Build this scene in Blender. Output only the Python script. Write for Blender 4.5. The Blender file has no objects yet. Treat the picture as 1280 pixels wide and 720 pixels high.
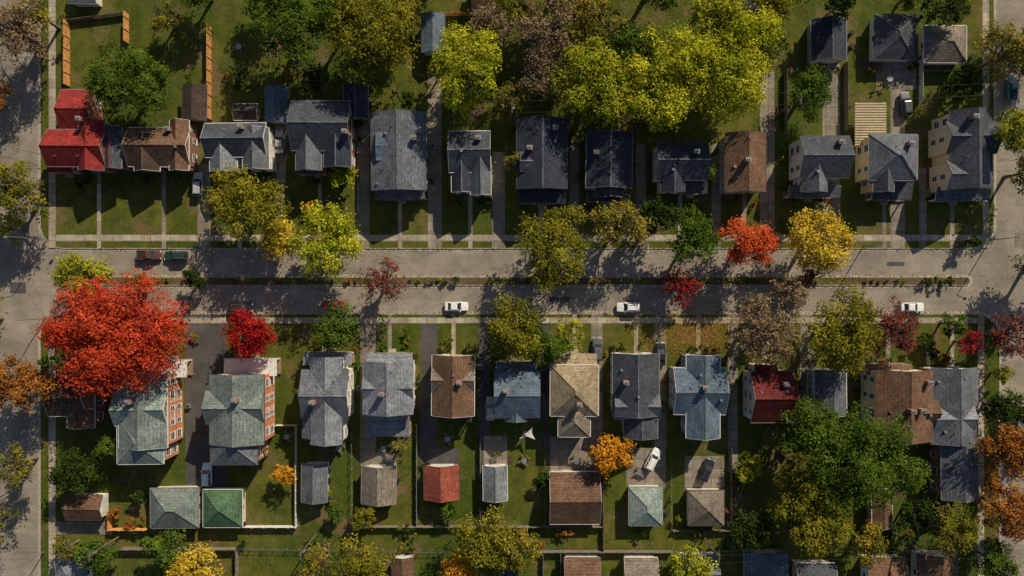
import bpy, math, random
import numpy as np
from mathutils import Vector
random.seed(11); rng=np.random.default_rng(11)
S=0.16; H=136.5
scn=bpy.context.scene
COL=scn.collection
def W(px,py,z=0.0):
    k=S*(H-z)/H
    return ((px-640)*k,(360-py)*k)
# ------------------------------------------------------------------ materials
class NT:
    def __init__(s,name):
        s.m=bpy.data.materials.new(name); s.m.use_nodes=True
        s.t=s.m.node_tree; s.t.nodes.clear()
        s.out=s.n('ShaderNodeOutputMaterial')
        s.pos=s.n('ShaderNodeNewGeometry').outputs['Position']
    def n(s,k,**kw):
        x=s.t.nodes.new(k)
        for a,b in kw.items(): setattr(x,a,b)
        return x
    def l(s,a,b): s.t.links.new(a,b)
    def val(s,sock,v):
        if hasattr(v,'links'): s.l(v,sock)
        else: sock.default_value=v
    def map(s,sc,loc=(0,0,0)):
        m=s.n('ShaderNodeMapping'); s.l(s.pos,m.inputs['Vector'])
        m.inputs['Scale'].default_value=sc; m.inputs['Location'].default_value=loc
        return m.outputs[0]
    def noise(s,scale,detail=4,rough=.55,vec=None):
        x=s.n('ShaderNodeTexNoise'); s.l(vec or s.pos,x.inputs['Vector'])
        x.inputs['Scale'].default_value=scale; x.inputs['Detail'].default_value=min(detail,4); x.inputs['Roughness'].default_value=rough
        return x.outputs['Fac']
    def vor(s,scale,feature='F1',out='Distance',vec=None):
        x=s.n('ShaderNodeTexVoronoi'); x.feature=feature; s.l(vec or s.pos,x.inputs['Vector'])
        x.inputs['Scale'].default_value=scale
        return x.outputs[out]
    def rng(s,f,a,b,c=0.,d=1.):
        x=s.n('ShaderNodeMapRange'); s.l(f,x.inputs[0])
        for i,v in enumerate((a,b,c,d)): x.inputs[i+1].default_value=v
        return x.outputs[0]
    def math(s,op,a,b):
        x=s.n('ShaderNodeMath',operation=op); s.val(x.inputs[0],a); s.val(x.inputs[1],b); return x.outputs[0]
    def mix(s,f,a,b,bt='MIX'):
        x=s.n('ShaderNodeMix',data_type='RGBA',blend_type=bt)
        s.val(x.inputs['Factor'],f)
        for k,v in (('A',a),('B',b)):
            i=[q for q in x.inputs if q.name==k and q.type=='RGBA'][0]
            if isinstance(v,tuple): i.default_value=(*v[:3],1)
            else: s.l(v,i)
        return [q for q in x.outputs if q.type=='RGBA'][0]
    def mulv(s,col,f):
        x=s.n('ShaderNodeVectorMath',operation='SCALE'); 
        if isinstance(col,tuple): x.inputs[0].default_value=col[:3]
        else: s.l(col,x.inputs[0])
        s.val(x.inputs['Scale'],f); return x.outputs[0]
    def finish(s,col,rough=.9,bump=None,bs=.3,bd=.05,spec=.3,metal=0):
        b=s.n('ShaderNodeBsdfPrincipled')
        if isinstance(col,tuple): b.inputs['Base Color'].default_value=(*col[:3],1)
        else: s.l(col,b.inputs['Base Color'])
        b.inputs['Roughness'].default_value=rough; b.inputs['Specular IOR Level'].default_value=spec
        b.inputs['Metallic'].default_value=metal
        if bump is not None:
            k=s.n('ShaderNodeBump'); s.l(bump,k.inputs['Height']); k.inputs['Strength'].default_value=bs; k.inputs['Distance'].default_value=bd
            s.l(k.outputs[0],b.inputs['Normal'])
        s.l(b.outputs[0],s.out.inputs[0]); return s.m

def m_lawn():
    t=NT('lawn_grass')
    a=t.rng(t.noise(.05,4,.6),.40,.60); b=t.rng(t.noise(.35,4,.65),.35,.68); f=t.rng(t.noise(5.5,3,.8),.25,.75,.3,1.7)
    c=t.mix(a,(.062,.102,.012),(.145,.145,.024))
    c=t.mix(t.math('MULTIPLY',b,.75),c,(.036,.062,.010))
    d=t.rng(t.noise(.14,4,.75),.53,.63)
    c=t.mix(t.math('MULTIPLY',d,.85),c,(.18,.125,.065))
    e=t.rng(t.noise(.9,4,.75,t.map((1,1,1),(9,4,0))),.53,.68)
    c=t.mix(t.math('MULTIPLY',e,.65),c,(.13,.11,.038))
    c=t.mulv(c,f)
    lm=t.math('MULTIPLY',t.math('LESS_THAN',t.vor(2.6),.2),t.rng(t.noise(.11,3),.40,.60))
    c=t.mix(t.math('MULTIPLY',lm,.7),c,(.38,.21,.06))
    return t.finish(c,.95,t.noise(6,3,.85),1.0,.16,.1)
def m_road(name,base,crack=.6,patch=.3):
    t=NT(name)
    f=t.rng(t.noise(.22,4,.6),.3,.7,1-patch,1+patch*.6)
    g=t.rng(t.noise(7,3,.8),.2,.8,.78,1.22)
    c=t.mulv(t.mulv(base,f),g)
    st=t.rng(t.noise(1.0,4,.6,t.map((.05,1.1,1))),.42,.66)
    c=t.mix(t.math('MULTIPLY',st,.22),c,tuple(x*.55 for x in base))
    ck=t.rng(t.vor(.16,'DISTANCE_TO_EDGE','Distance'),0,.010,1,0)
    c=t.mix(t.math('MULTIPLY',ck,crack),c,tuple(x*.35 for x in base))
    pt=t.n('ShaderNodeSeparateColor'); t.l(t.vor(.11,'F1','Color',t.map((1,2.2,1))),pt.inputs[0])
    c=t.mulv(c,t.rng(pt.outputs[0],0,1,.86,1.08))
    lm=t.math('MULTIPLY',t.math('LESS_THAN',t.vor(2.2),.14),t.rng(t.noise(.12,3),.46,.6))
    c=t.mix(t.math('MULTIPLY',lm,.6),c,(.3,.17,.05))
    return t.finish(c,.9,t.noise(9,3,.7),.3,.03,.2)
def m_conc(name,base):
    t=NT(name)
    f=t.rng(t.noise(.5,4,.65),.3,.7,.68,1.2)
    cell=t.n('ShaderNodeTexBrick'); t.l(t.pos,cell.inputs['Vector'])
    cell.inputs['Color1'].default_value=(1,1,1,1); cell.inputs['Color2'].default_value=(.68,.66,.63,1); cell.inputs['Mortar'].default_value=(.42,.4,.37,1)
    cell.inputs['Scale'].default_value=1; cell.inputs['Brick Width'].default_value=1.9; cell.inputs['Row Height'].default_value=1.9
    cell.inputs['Mortar Size'].default_value=.05; cell.offset=0
    c=t.mix(1.0,t.mulv(base,f),cell.outputs['Color'],'MULTIPLY')
    lm=t.math('MULTIPLY',t.math('LESS_THAN',t.vor(2.4),.17),t.rng(t.noise(.14,3),.42,.58))
    c=t.mix(t.math('MULTIPLY',lm,.7),c,(.24,.15,.05))
    return t.finish(c,.9,t.noise(6,3,.7),.25,.03,.25)
RM={}
def m_roof(c):
    if c in RM: return RM[c]
    base=ROOF[c]; t=NT('shingle_'+c)
    f=t.rng(t.noise(.35,4,.6),.3,.7,.68,1.27)
    band=t.rng(t.noise(1.4,3,.6,t.map((1,1,5.5))),.3,.7,.74,1.26)
    tab=t.vor(3.1,'F1','Color',t.map((1,1,2.0)))
    sp=t.n('ShaderNodeSeparateColor'); t.l(tab,sp.inputs[0]); tb=t.rng(sp.outputs[0],0,1,.74,1.26)
    w=t.n('ShaderNodeTexWave',wave_type='BANDS',bands_direction='Z'); t.l(t.pos,w.inputs['Vector']); w.inputs['Scale'].default_value=1.25; w.inputs['Distortion'].default_value=.6
    tb=t.math('MULTIPLY',tb,t.rng(w.outputs['Fac'],0,.35,.8,1.03))
    c2=t.mulv(t.mulv(t.mulv(base,f),band),tb)
    st=t.rng(t.noise(.9,4,.7),.52,.72)
    c2=t.mix(t.math('MULTIPLY',st,.35),c2,(base[0]*.42+.02,base[1]*.42+.022,base[2]*.36+.014))
    lm=t.math('MULTIPLY',t.math('LESS_THAN',t.vor(1.9),.1),t.rng(t.noise(.2,3),.5,.62))
    c2=t.mix(t.math('MULTIPLY',lm,.6),c2,(.26,.17,.07))
    RM[c]=t.finish(c2,.85,t.noise(5,3,.7,t.map((1,1,3))),.4,.05,.2)
    return RM[c]
ROOF=dict(red=(.24,.028,.024),maroon=(.12,.02,.018),brown=(.145,.083,.052),gray=(.12,.13,.15),dkgray=(.062,.07,.085),navy=(.036,.043,.06),
 ltgray=(.195,.21,.235),greengray=(.165,.20,.185),green=(.075,.14,.075),tan=(.3,.235,.155),bluegray=(.10,.14,.185),terra=(.27,.07,.045),
 taupe=(.19,.16,.13),seafoam=(.23,.29,.26),white=(.7,.7,.68),dkbrown=(.06,.042,.034))
def m_siding(name,base):
    t=NT('siding_'+name)
    w=t.n('ShaderNodeTexWave',wave_type='BANDS',bands_direction='Z'); t.l(t.pos,w.inputs['Vector']); w.inputs['Scale'].default_value=1.6
    f=t.rng(t.noise(.8,4),.3,.7,.85,1.08); g=t.rng(w.outputs['Fac'],0,.3,.78,1)
    return t.finish(t.mulv(t.mulv(base,f),g),.7,w.outputs['Fac'],.3,.02)
def m_brick(name,base):
    t=NT('brick_'+name)
    s=t.n('ShaderNodeSeparateXYZ'); t.l(t.pos,s.inputs[0]); cb=t.n('ShaderNodeCombineXYZ')
    t.l(t.math('ADD',s.outputs[0],s.outputs[1]),cb.inputs[0]); t.l(s.outputs[2],cb.inputs[1])
    b=t.n('ShaderNodeTexBrick'); t.l(cb.outputs[0],b.inputs['Vector'])
    b.inputs['Color1'].default_value=(*base,1); b.inputs['Color2'].default_value=tuple(x*.65 for x in base)+(1,)
    b.inputs['Mortar'].default_value=(.38,.3,.24,1); b.inputs['Scale'].default_value=1
    b.inputs['Brick Width'].default_value=.42; b.inputs['Row Height'].default_value=.16; b.inputs['Mortar Size'].default_value=.014
    f=t.rng(t.noise(1.0,4),.3,.7,.75,1.2)
    return t.finish(t.mulv(b.outputs['Color'],f),.9,b.outputs['Fac'],-.3,.02)
def m_plain(name,base,rough=.6,metal=0,var=.15,spec=.4,sc=2.):
    t=NT(name); f=t.rng(t.noise(sc,4),.3,.7,1-var,1+var)
    return t.finish(t.mulv(base,f),rough,None,spec=spec,metal=metal)
def m_paint(name,base):
    t=NT(name); f=t.rng(t.noise(3,3),.3,.7,.92,1.06)
    m=t.finish(t.mulv(base,f),.32,None,spec=.5)
    b=[n for n in m.node_tree.nodes if n.type=='BSDF_PRINCIPLED'][0]; b.inputs['Coat Weight'].default_value=.6; b.inputs['Coat Roughness'].default_value=.12
    return m
def m_leaf():
    t=NT('foliage'); a=t.n('ShaderNodeAttribute',attribute_name='Col')
    c=a.outputs['Color']
    d=t.n('ShaderNodeBsdfDiffuse'); r=t.n('ShaderNodeBsdfTranslucent'); g=t.n('ShaderNodeMixShader'); g.inputs[0].default_value=.33
    t.l(c,d.inputs[0]); t.l(c,r.inputs[0]); t.l(d.outputs[0],g.inputs[1]); t.l(r.outputs[0],g.inputs[2]); t.l(g.outputs[0],t.out.inputs[0])
    return t.m
LAWN=m_lawn(); ASPH=m_road('asphalt_road',(.30,.262,.215),.5); DRA=m_road('asphalt_drive',(.095,.09,.088),.5)
CONC=m_conc('concrete_walk',(.47,.41,.33)); DRV=m_conc('concrete_drive',(.30,.262,.215)); KERB=m_plain('kerb_concrete',(.38,.34,.28),.9,0,.3)
DIRT=m_road('median_soil',(.125,.092,.05),.2,.5); BED=m_road('mulch_bed',(.11,.075,.045),.2,.5)
LEAF=m_leaf(); BARK=m_plain('bark',(.16,.13,.105),.95,sc=5)
TRIM=m_plain('trim_white',(.68,.67,.64),.6); TRIMG=m_plain('trim_gray',(.24,.24,.24),.6); TRIMD=m_plain('trim_dark',(.08,.07,.065),.6)
GLASS=m_plain('window_glass',(.03,.04,.05),.08,0,.3,.8); FLATW=m_plain('porch_membrane',(.66,.65,.61),.8)
BRK=m_brick('red',(.45,.15,.085)); BRKO=m_brick('orange',(.74,.25,.11)); BRKD=m_brick('dark',(.26,.11,.065))
SID={k:m_siding(k,v) for k,v in dict(white=(.78,.75,.69),cream=(.72,.63,.48),yellow=(.68,.53,.3),gray=(.35,.36,.37),tan=(.45,.37,.27),blue=(.22,.28,.34)).items()}
SID.update(brick=BRK,obrick=BRKO,dbrick=BRKD)
DOOR=m_plain('door_paint',(.18,.05,.04),.5); WOODF=m_plain('cedar_fence',(.62,.3,.1),.85,0,.3,sc=1.5); GRAYF=m_plain('weathered_fence',(.2,.17,.14),.9,0,.3)
WHF=m_plain('white_fence',(.66,.65,.62),.6); METAL=m_plain('metal',(.35,.36,.37),.4,.6); RUB=m_plain('rubber',(.02,.02,.02),.8)
DECK=m_plain('deck_wood',(.26,.18,.12),.85,0,.3); PANEL=m_plain('solar_glass',(.015,.02,.04),.15,0,.2,.7); POLE=m_plain('pole_wood',(.16,.12,.09),.9)
WIRE=m_plain('cable',(.03,.03,.03),.6); GDOOR=m_plain('garage_door',(.6,.58,.53),.6); HL=m_plain('headlight',(.7,.7,.7),.15); TL=m_plain('taillight',(.35,.02,.02),.25)
# ------------------------------------------------------------------ mesh builder
class MB:
    def __init__(s): s.v=[]; s.f=[]; s.m=[]
    def add(s,vs,fs,m=0):
        o=len(s.v); s.v+= [tuple(v) for v in vs]
        for f in fs: s.f.append(tuple(i+o for i in f)); s.m.append(m)
    def box(s,x0,x1,y0,y1,z0,z1,m=0):
        s.add([(x0,y0,z0),(x1,y0,z0),(x1,y1,z0),(x0,y1,z0),(x0,y0,z1),(x1,y0,z1),(x1,y1,z1),(x0,y1,z1)],
         [(3,2,1,0),(4,5,6,7),(0,1,5,4),(1,2,6,5),(2,3,7,6),(3,0,4,7)],m)
    def tube(s,p0,p1,r0,r1,n=6,m=0):
        p0=Vector(p0);p1=Vector(p1);d=(p1-p0).normalized(); a=d.orthogonal().normalized(); b=d.cross(a)
        vs=[];
        for p,r in((p0,r0),(p1,r1)):
            for i in range(n):
                t=2*math.pi*i/n; vs.append(p+a*math.cos(t)*r+b*math.sin(t)*r)
        s.add(vs,[(i,(i+1)%n,n+(i+1)%n,n+i) for i in range(n)]+[tuple(range(n,2*n))],m)
    def build(s,name,mats,parent=None,off=(0,0,0)):
        me=bpy.data.meshes.new(name); me.from_pydata([(v[0]-off[0],v[1]-off[1],v[2]-off[2]) for v in s.v],[],s.f)
        for m in mats: me.materials.append(m)
        me.polygons.foreach_set('material_index',s.m)
        me.update()
        ob=bpy.data.objects.new(name,me); COL.objects.link(ob)
        if parent: ob.parent=parent
        else: ob.location=off
        return ob
def empty(name,loc,rot=0):
    e=bpy.data.objects.new(name,None); e.empty_display_size=.5; COL.objects.link(e); e.location=loc; e.rotation_euler=(0,0,rot); return e
def fixn(ob):
    import bmesh
    b=bmesh.new(); b.from_mesh(ob.data); bmesh.ops.recalc_face_normals(b,faces=b.faces); b.to_mesh(ob.data); b.free()
# ------------------------------------------------------------------ ground
g=MB(); g.add([(-1500,-1500,-.15),(1500,-1500,-.15),(1500,1500,-.15),(-1500,1500,-.15)],[(0,1,2,3)]); g.build('ground',[LAWN])
def rr(x0,x1,y0,y1,r,n=10):
    p=[]
    for cx,cy,a in((x1-r,y1-r,0),(x0+r,y1-r,90),(x0+r,y0+r,180),(x1-r,y0+r,270)):
        for i in range(n+1):
            t=math.radians(a+90*i/n); p.append((cx+r*math.cos(t),cy+r*math.sin(t)))
    return p
def block(name,px0,px1,py0,py1,r,mat,z=0.0,k=.16):
    x0,y1=W(px0,py0); x1,y0=W(px1,py1)
    P=rr(x0+k,x1-k,y0+k,y1-k,r-k); Q=rr(x0,x1,y0,y1,r); n=len(P)
    a=MB(); a.add([(x,y,z) for x,y in P],[tuple(range(n))]); a.build(name,[mat])
    b=MB()
    for i in range(n):
        j=(i+1)%n
        b.add([(*P[i],z+.012),(*P[j],z+.012),(*Q[j],z+.012),(*Q[i],z+.012)],[(3,2,1,0)])
        b.add([(*Q[i],z+.012),(*Q[j],z+.012),(*Q[j],-.15),(*Q[i],-.15)],[(3,2,1,0)])
        b.add([(*P[i],z+.012),(*P[j],z+.012),(*P[j],z-.05),(*P[i],z-.05)],[(0,1,2,3)])
    b.build('kerb',[KERB])
    k2=.45; R=rr(x0-k2,x1+k2,y0-k2,y1+k2,r+k2); c=MB()
    for i in range(n):
        j=(i+1)%n; c.add([(*Q[i],-.141),(*Q[j],-.141),(*R[j],-.141),(*R[i],-.141)],[(3,2,1,0)])
    c.build('gutter',[KERB])
block('lawn',50,1243,-900,311,5,LAWN); block('lawn',50,1250,392,1700,5,LAWN)
block('lawn',-1500,-10,-900,1700,5,LAWN); block('lawn',1303,2800,-900,1700,5,LAWN)
block('median_strip',128,1213,346,357,.85,DIRT)
r=MB(); x0,y1=W(-10,-900); x1,y0=W(1303,1700); r.add([(x0,y0,-.146),(x1,y0,-.146),(x1,y1,-.146),(x0,y1,-.146)],[(0,1,2,3)]); r.build('road',[ASPH])
def sheet(name,pts,mat,z):
    b=MB(); b.add([(*W(*p),z) for p in pts],[tuple(range(len(pts)))][::1]); o=b.build(name,[mat]); return o
def rect(name,x0,x1,y0,y1,mat,z): return sheet(name,[(x0,y1),(x1,y1),(x1,y0),(x0,y0)],mat,z)
def blob(name,px,py,rx,ry,mat,z):
    n=20; ph=random.random()*6
    sheet(name,[(px+rx*math.cos(-a*6.283/n)*(1+.28*math.sin(3*a+ph)+random.uniform(-.12,.12)),py+ry*math.sin(-a*6.283/n)*(1+.25*math.cos(2*a+ph)+random.uniform(-.12,.12))) for a in range(n)],mat,z)
bz=.0008
def bed(px,py,rx,ry):
    global bz
    bz+=.00003; blob('garden_bed',px,py,rx,ry,BED,bz)
for i in range(34): bed(random.uniform(80,1215),random.choice([random.uniform(560,690),random.uniform(40,150)]),random.uniform(4,16),random.uniform(3,9))
for i in range(30): bed(random.uniform(80,1215),random.choice([random.uniform(246,256),random.uniform(436,446)]),random.uniform(6,16),random.uniform(2,5))
for x,y,rr_ in [(152,420,34),(315,420,15),(645,410,18),(1045,420,25),(945,425,28),(870,418,26),(1072,575,40),(1012,640,30),(760,100,40),(880,90,40),(585,90,26),(690,60,30),(465,45,30),(1115,425,16)]: bed(x,y,rr_,rr_*.6)
# grass patches between the shrubs of the median, and asphalt repair patches on the road
for i in range(38): blob('median_grass',random.uniform(140,1205),351.5,random.uniform(5,20),3.0,LAWN,.001+i*.00004)
for i,(x,y,w_,h_) in enumerate([(700,375,26,7),(350,330,18,6),(880,328,30,6),(1000,378,16,6),(520,322,12,9),(430,378,14,9),(22,360,20,14),(20,180,10,22),(1275,300,12,18),(1120,330,22,5),(240,372,12,7),(620,335,20,4)]):
    rect('road_patch',x-w_/2,x+w_/2,y-h_/2,y+h_/2,DRA if i%3==0 else DRV,-.139+i*.0001)
# sidewalks
rect('sidewalk',70,1228,293.5,301.5,CONC,.016); rect('sidewalk',61,70,-700,301.5,CONC,.02); rect('sidewalk',1228,1236,-700,301.5,CONC,.02)
rect('sidewalk',70,1222,397,404,CONC,.016); rect('sidewalk',61,70,397,1500,CONC,.02); rect('sidewalk',1222,1230,397,1500,CONC,.02)
for a in [(61,70,301.6,310),(1228,1236,301.6,310),(61,70,393,396.9),(1222,1230,393,396.9)]: rect('footpath',*a,CONC,.018)
dz=[.005]
def drive(x0,x1,y0,y1,m):
    dz[0]+=.0001; rect('driveway',x0,x1,y0,y1,m,dz[0])
for a in [(247,263,205,311,DRV),(344,359,150,200,DRV),(446,462,140,311,DRV),(535,552,95,311,DRV),(615,631,190,311,DRV),(712,724,180,311,DRV),
 (795,808,180,311,DRV),(889,901,180,311,DRV),(950,968,90,311,DRV),(1028,1050,80,311,DRV),(1113,1131,80,311,DRV),(1149,1158,210,311,DRV),(1095,1145,75,112,DRV),(345,357,200,293,DRV),
 (232,284,392,610,DRA),(450,470,392,582,DRV),(526,546,392,580,DRA),(598,612,404,600,DRA),(677,687,404,560,DRA),(739,753,392,560,DRV),(818,833,392,560,DRV),
 (687,750,546,600,DRV),(783,832,560,610,DRV),(856,905,570,614,DRV),(910,922,392,590,DRV),(452,496,565,585,DRV),(530,574,560,582,DRA),(604,634,545,582,DRV),(1000,1018,392,520,DRV),
 (62,140,652,668,DRV),(1045,1060,392,470,DRV)]: drive(*a)
def walk(x,y0,y1,w=5.2): 
    dz[0]+=.0001; rect('footpath',x-w/2,x+w/2,y0,y1,DRV if random.random()<.6 else CONC,dz[0])
for x,a in [(124,210),(205,212),(300,212),(400,212),(500,246),(588,240),(676,250),(762,248),(850,238),(930,240),(1020,240),(1105,240),(1190,250)]: walk(x,a,311)
for x,a in [(192,465),(300,455),(405,445),(487,445),(567,445),(640,460),(718,445),(795,445),(873,445),(955,465),(1110,465),(1190,460)]: walk(x,392,a)
# ------------------------------------------------------------------ houses
def slab(mb,c,th):
    b=[(x,y,z-th) for x,y,z in c]
    mb[0].add(c,[(0,1,2,3)]); mb[1].add(b,[(3,2,1,0)])
    for i in range(4):
        j=(i+1)%4; mb[1].add([c[i],b[i],b[j],c[j]],[(0,1,2,3)])
class House:
    def __init__(s,name,wall,vols,chim=(),porch=(),garage=None,rot=None,vents=2):
        s.parts={}; s.vols=[]
        v0=vols[0]; cx,cy=W((v0[0]+v0[1])/2,(v0[2]+v0[3])/2,v0[4])
        s.c=(cx,cy,0); s.wall=wall; s.gm=random.choice([TRIM,TRIMG,TRIMG,TRIMD])
        for v in vols: s.volume(v,garage)
        for c in chim: s.chimney(*c)
        for p in porch: s.porch(*p)
        x0,x1,y0,y1,ze=s.vols[0][:5]
        for i in range(vents):
            x=random.uniform(x0+1,x1-1); y=random.uniform(y0+1,y1-1); z=s.rz(x,y)
            p=s.P('roof_vents',METAL)
            if random.random()<.5: p.box(x-.22,x+.22,y-.22,y+.22,z-.3,z+.28)
            else: p.tube((x,y,z-.4),(x,y,z+.5),.09,.09,8)
        s.e=empty(name,s.c,random.uniform(-.014,.014) if rot is None else rot)
        for k,(mb,m) in s.parts.items():
            o=mb.build(k,[m],s.e,s.c)
            if k.startswith(('roof','walls','soffit')): fixn(o)
    def P(s,k,m):
        if k not in s.parts: s.parts[k]=(MB(),m)
        return s.parts[k][0]
    def rz(s,x,y):
        z=0
        for (x0,x1,y0,y1,ze,kind,sl) in s.vols:
            if not(x0<=x<=x1 and y0<=y<=y1): continue
            dx=min(x-x0,x1-x); dy=min(y-y0,y1-y)
            if kind=='x': q=ze+dy*sl
            elif kind=='y': q=ze+dx*sl
            elif kind=='h': q=ze+min(dx,dy)*sl
            else: q=ze
            z=max(z,q)
        return z
    def volume(s,v,garage):
        px0,px1,py0,py1,ze,kind,rc=v[:7]; sl=v[7] if len(v)>7 else .55; z0=v[8] if len(v)>8 else 0.
        x0,y1=W(px0,py0,ze); x1,y0=W(px1,py1,ze); s.vols.append((x0,x1,y0,y1,ze,kind,sl))
        ov=.38 if z0==0 else .12; th=.18
        R=s.P('roof_'+rc,m_roof(rc)); T=s.P('soffit_trim',s.gm); Wl=s.P('walls',SID[s.wall]); G=s.P('gutters',s.gm); RC=s.P('ridge_cap',m_roof('gray' if rc in('dkgray','ltgray','navy','bluegray') else rc))
        xm,ym=(x0+x1)/2,(y0+y1)/2
        if kind in 'xy':
            if kind=='x': a0,a1,u0,u1=x0,x1,y0,y1
            else: a0,a1,u0,u1=y0,y1,x0,x1
            um=(u0+u1)/2; zr=ze+sl*(um-u0)
            P=(lambda t,u,z:(t,u,z)) if kind=='x' else (lambda t,u,z:(u,t,z))
            q=lambda mb,pts:mb.add([P(*p) for p in pts],[tuple(range(len(pts)))])
            q(R,[(a0,u0,ze),(a1,u0,ze),(a1,um,zr),(a0,um,zr)]); q(R,[(a0,um,zr),(a1,um,zr),(a1,u1,ze),(a0,u1,ze)])
            q(T,[(a0,u0,ze-th),(a1,u0,ze-th),(a1,um,zr-th),(a0,um,zr-th)]); q(T,[(a0,um,zr-th),(a1,um,zr-th),(a1,u1,ze-th),(a0,u1,ze-th)])
            q(T,[(a0,u0,ze),(a1,u0,ze),(a1,u0,ze-th),(a0,u0,ze-th)]); q(T,[(a0,u1,ze),(a1,u1,ze),(a1,u1,ze-th),(a0,u1,ze-th)])
            for a in(a0,a1):
                q(T,[(a,u0,ze),(a,um,zr),(a,um,zr-th),(a,u0,ze-th)]); q(T,[(a,um,zr),(a,u1,ze),(a,u1,ze-th),(a,um,zr-th)])
            for a,da in((a0,-.045),(a1,.045)):
                for ua,ub in((u0,um),(u1,um)):
                    q(G,[(a,ua,ze+.02),(a+da,ua,ze+.02),(a+da,ub,zr+.02),(a,ub,zr+.02)])
                    q(G,[(a+da,ua,ze+.02),(a+da,ua,ze-.2),(a+da,ub,zr-.2),(a+da,ub,zr+.02)])
            for u,du in((u0,-1),(u1,1)):
                pa=P(a0,u+.01*du,0); pb=P(a1,u+.12*du,0)
                G.box(min(pa[0],pb[0]),max(pa[0],pb[0]),min(pa[1],pb[1]),max(pa[1],pb[1]),ze-.16,ze-.03)
            e=.14; q(RC,[(a0,um-e,zr-e*sl+.03),(a1,um-e,zr-e*sl+.03),(a1,um,zr+.04),(a0,um,zr+.04)]); q(RC,[(a0,um,zr+.04),(a1,um,zr+.04),(a1,um+e,zr-e*sl+.03),(a0,um+e,zr-e*sl+.03)])
            w0,w1,b0,b1=u0+ov,u1-ov,a0+ov,a1-ov; zw=ze-th+sl*ov-.01; zt=zr-th-.01
            q(Wl,[(b0,w0,z0),(b1,w0,z0),(b1,w0,zw),(b0,w0,zw)]); q(Wl,[(b0,w1,z0),(b1,w1,z0),(b1,w1,zw),(b0,w1,zw)])
            for b in(b0,b1): q(Wl,[(b,w0,z0),(b,w1,z0),(b,w1,zw),(b,um,zt),(b,w0,zw)])
        elif kind=='h':
            hs=min(x1-x0,y1-y0)/2; zr=ze+sl*hs
            if x1-x0>=y1-y0: ra=(x0+hs,ym,zr); rb=(x1-hs,ym,zr); fs=[(0,1,5,4),(1,2,5),(2,3,4,5),(3,0,4)]
            else: ra=(xm,y0+hs,zr); rb=(xm,y1-hs,zr); fs=[(0,1,4),(1,2,5,4),(2,3,5),(3,0,4,5)]
            c=[(x0,y0,ze),(x1,y0,ze),(x1,y1,ze),(x0,y1,ze)]
            R.add(c+[ra,rb],fs)
            for p in c:
                tgt=min((ra,rb),key=lambda k:(k[0]-p[0])**2+(k[1]-p[1])**2)
                RC.tube((p[0],p[1],p[2]-.03),(tgt[0],tgt[1],tgt[2]-.03),.1,.1,4)
            if (Vector(ra)-Vector(rb)).length>.2: RC.tube((ra[0],ra[1],ra[2]-.03),(rb[0],rb[1],rb[2]-.03),.1,.1,4)
            d=[(x,y,ze-th) for x,y,_ in c]; T.add(d,[(3,2,1,0)])
            for i in range(4): j=(i+1)%4; T.add([c[i],c[j],d[j],d[i]],[(0,1,2,3)])
            G.box(x0,x1,y0-.12,y0-.01,ze-.16,ze-.03);G.box(x0,x1,y1+.01,y1+.12,ze-.16,ze-.03);G.box(x0-.12,x0-.01,y0,y1,ze-.16,ze-.03);G.box(x1+.01,x1+.12,y0,y1,ze-.16,ze-.03)
            a,b,c_,d_=x0+ov,x1-ov,y0+ov,y1-ov; zt=ze-th-.004
            for p,q_ in(((a,c_),(b,c_)),((b,c_),(b,d_)),((b,d_),(a,d_)),((a,d_),(a,c_))):
                Wl.add([(*p,z0),(*q_,z0),(*q_,zt),(*p,zt)],[(0,1,2,3)])
        a,b,c_,d_=x0+ov,x1-ov,y0+ov,y1-ov
        sides=[((a,c_),(1,0),(0,-1),b-a),((a,d_),(1,0),(0,1),b-a),((a,c_),(0,1),(-1,0),d_-c_),((b,c_),(0,1),(1,0),d_-c_)]
        WG=s.P('window_glass',GLASS); WF=s.P('window_frames',TRIM)
        def wb(mb,c,t,n,w,h,d0,d1):
            xs=[c[0]-t[0]*w/2+n[0]*d0,c[0]+t[0]*w/2+n[0]*d1]; ys=[c[1]-t[1]*w/2+n[1]*d0,c[1]+t[1]*w/2+n[1]*d1]
            mb.box(min(xs),max(xs),min(ys),max(ys),c[2]-h/2,c[2]+h/2)
        if z0>0:
            for sg in(0,1):
                if kind=='y': c=((x0+x1)/2,c_ if sg==0 else d_,ze-.45); t=(1,0); n=(0,-1 if sg==0 else 1)
                else: c=(a if sg==0 else b,(y0+y1)/2,ze-.45); t=(0,1); n=(-1 if sg==0 else 1,0)
                wb(WF,c,t,n,1.0,.9,0,.04); wb(WG,c,t,n,.8,.7,.04,.06)
            return
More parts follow.
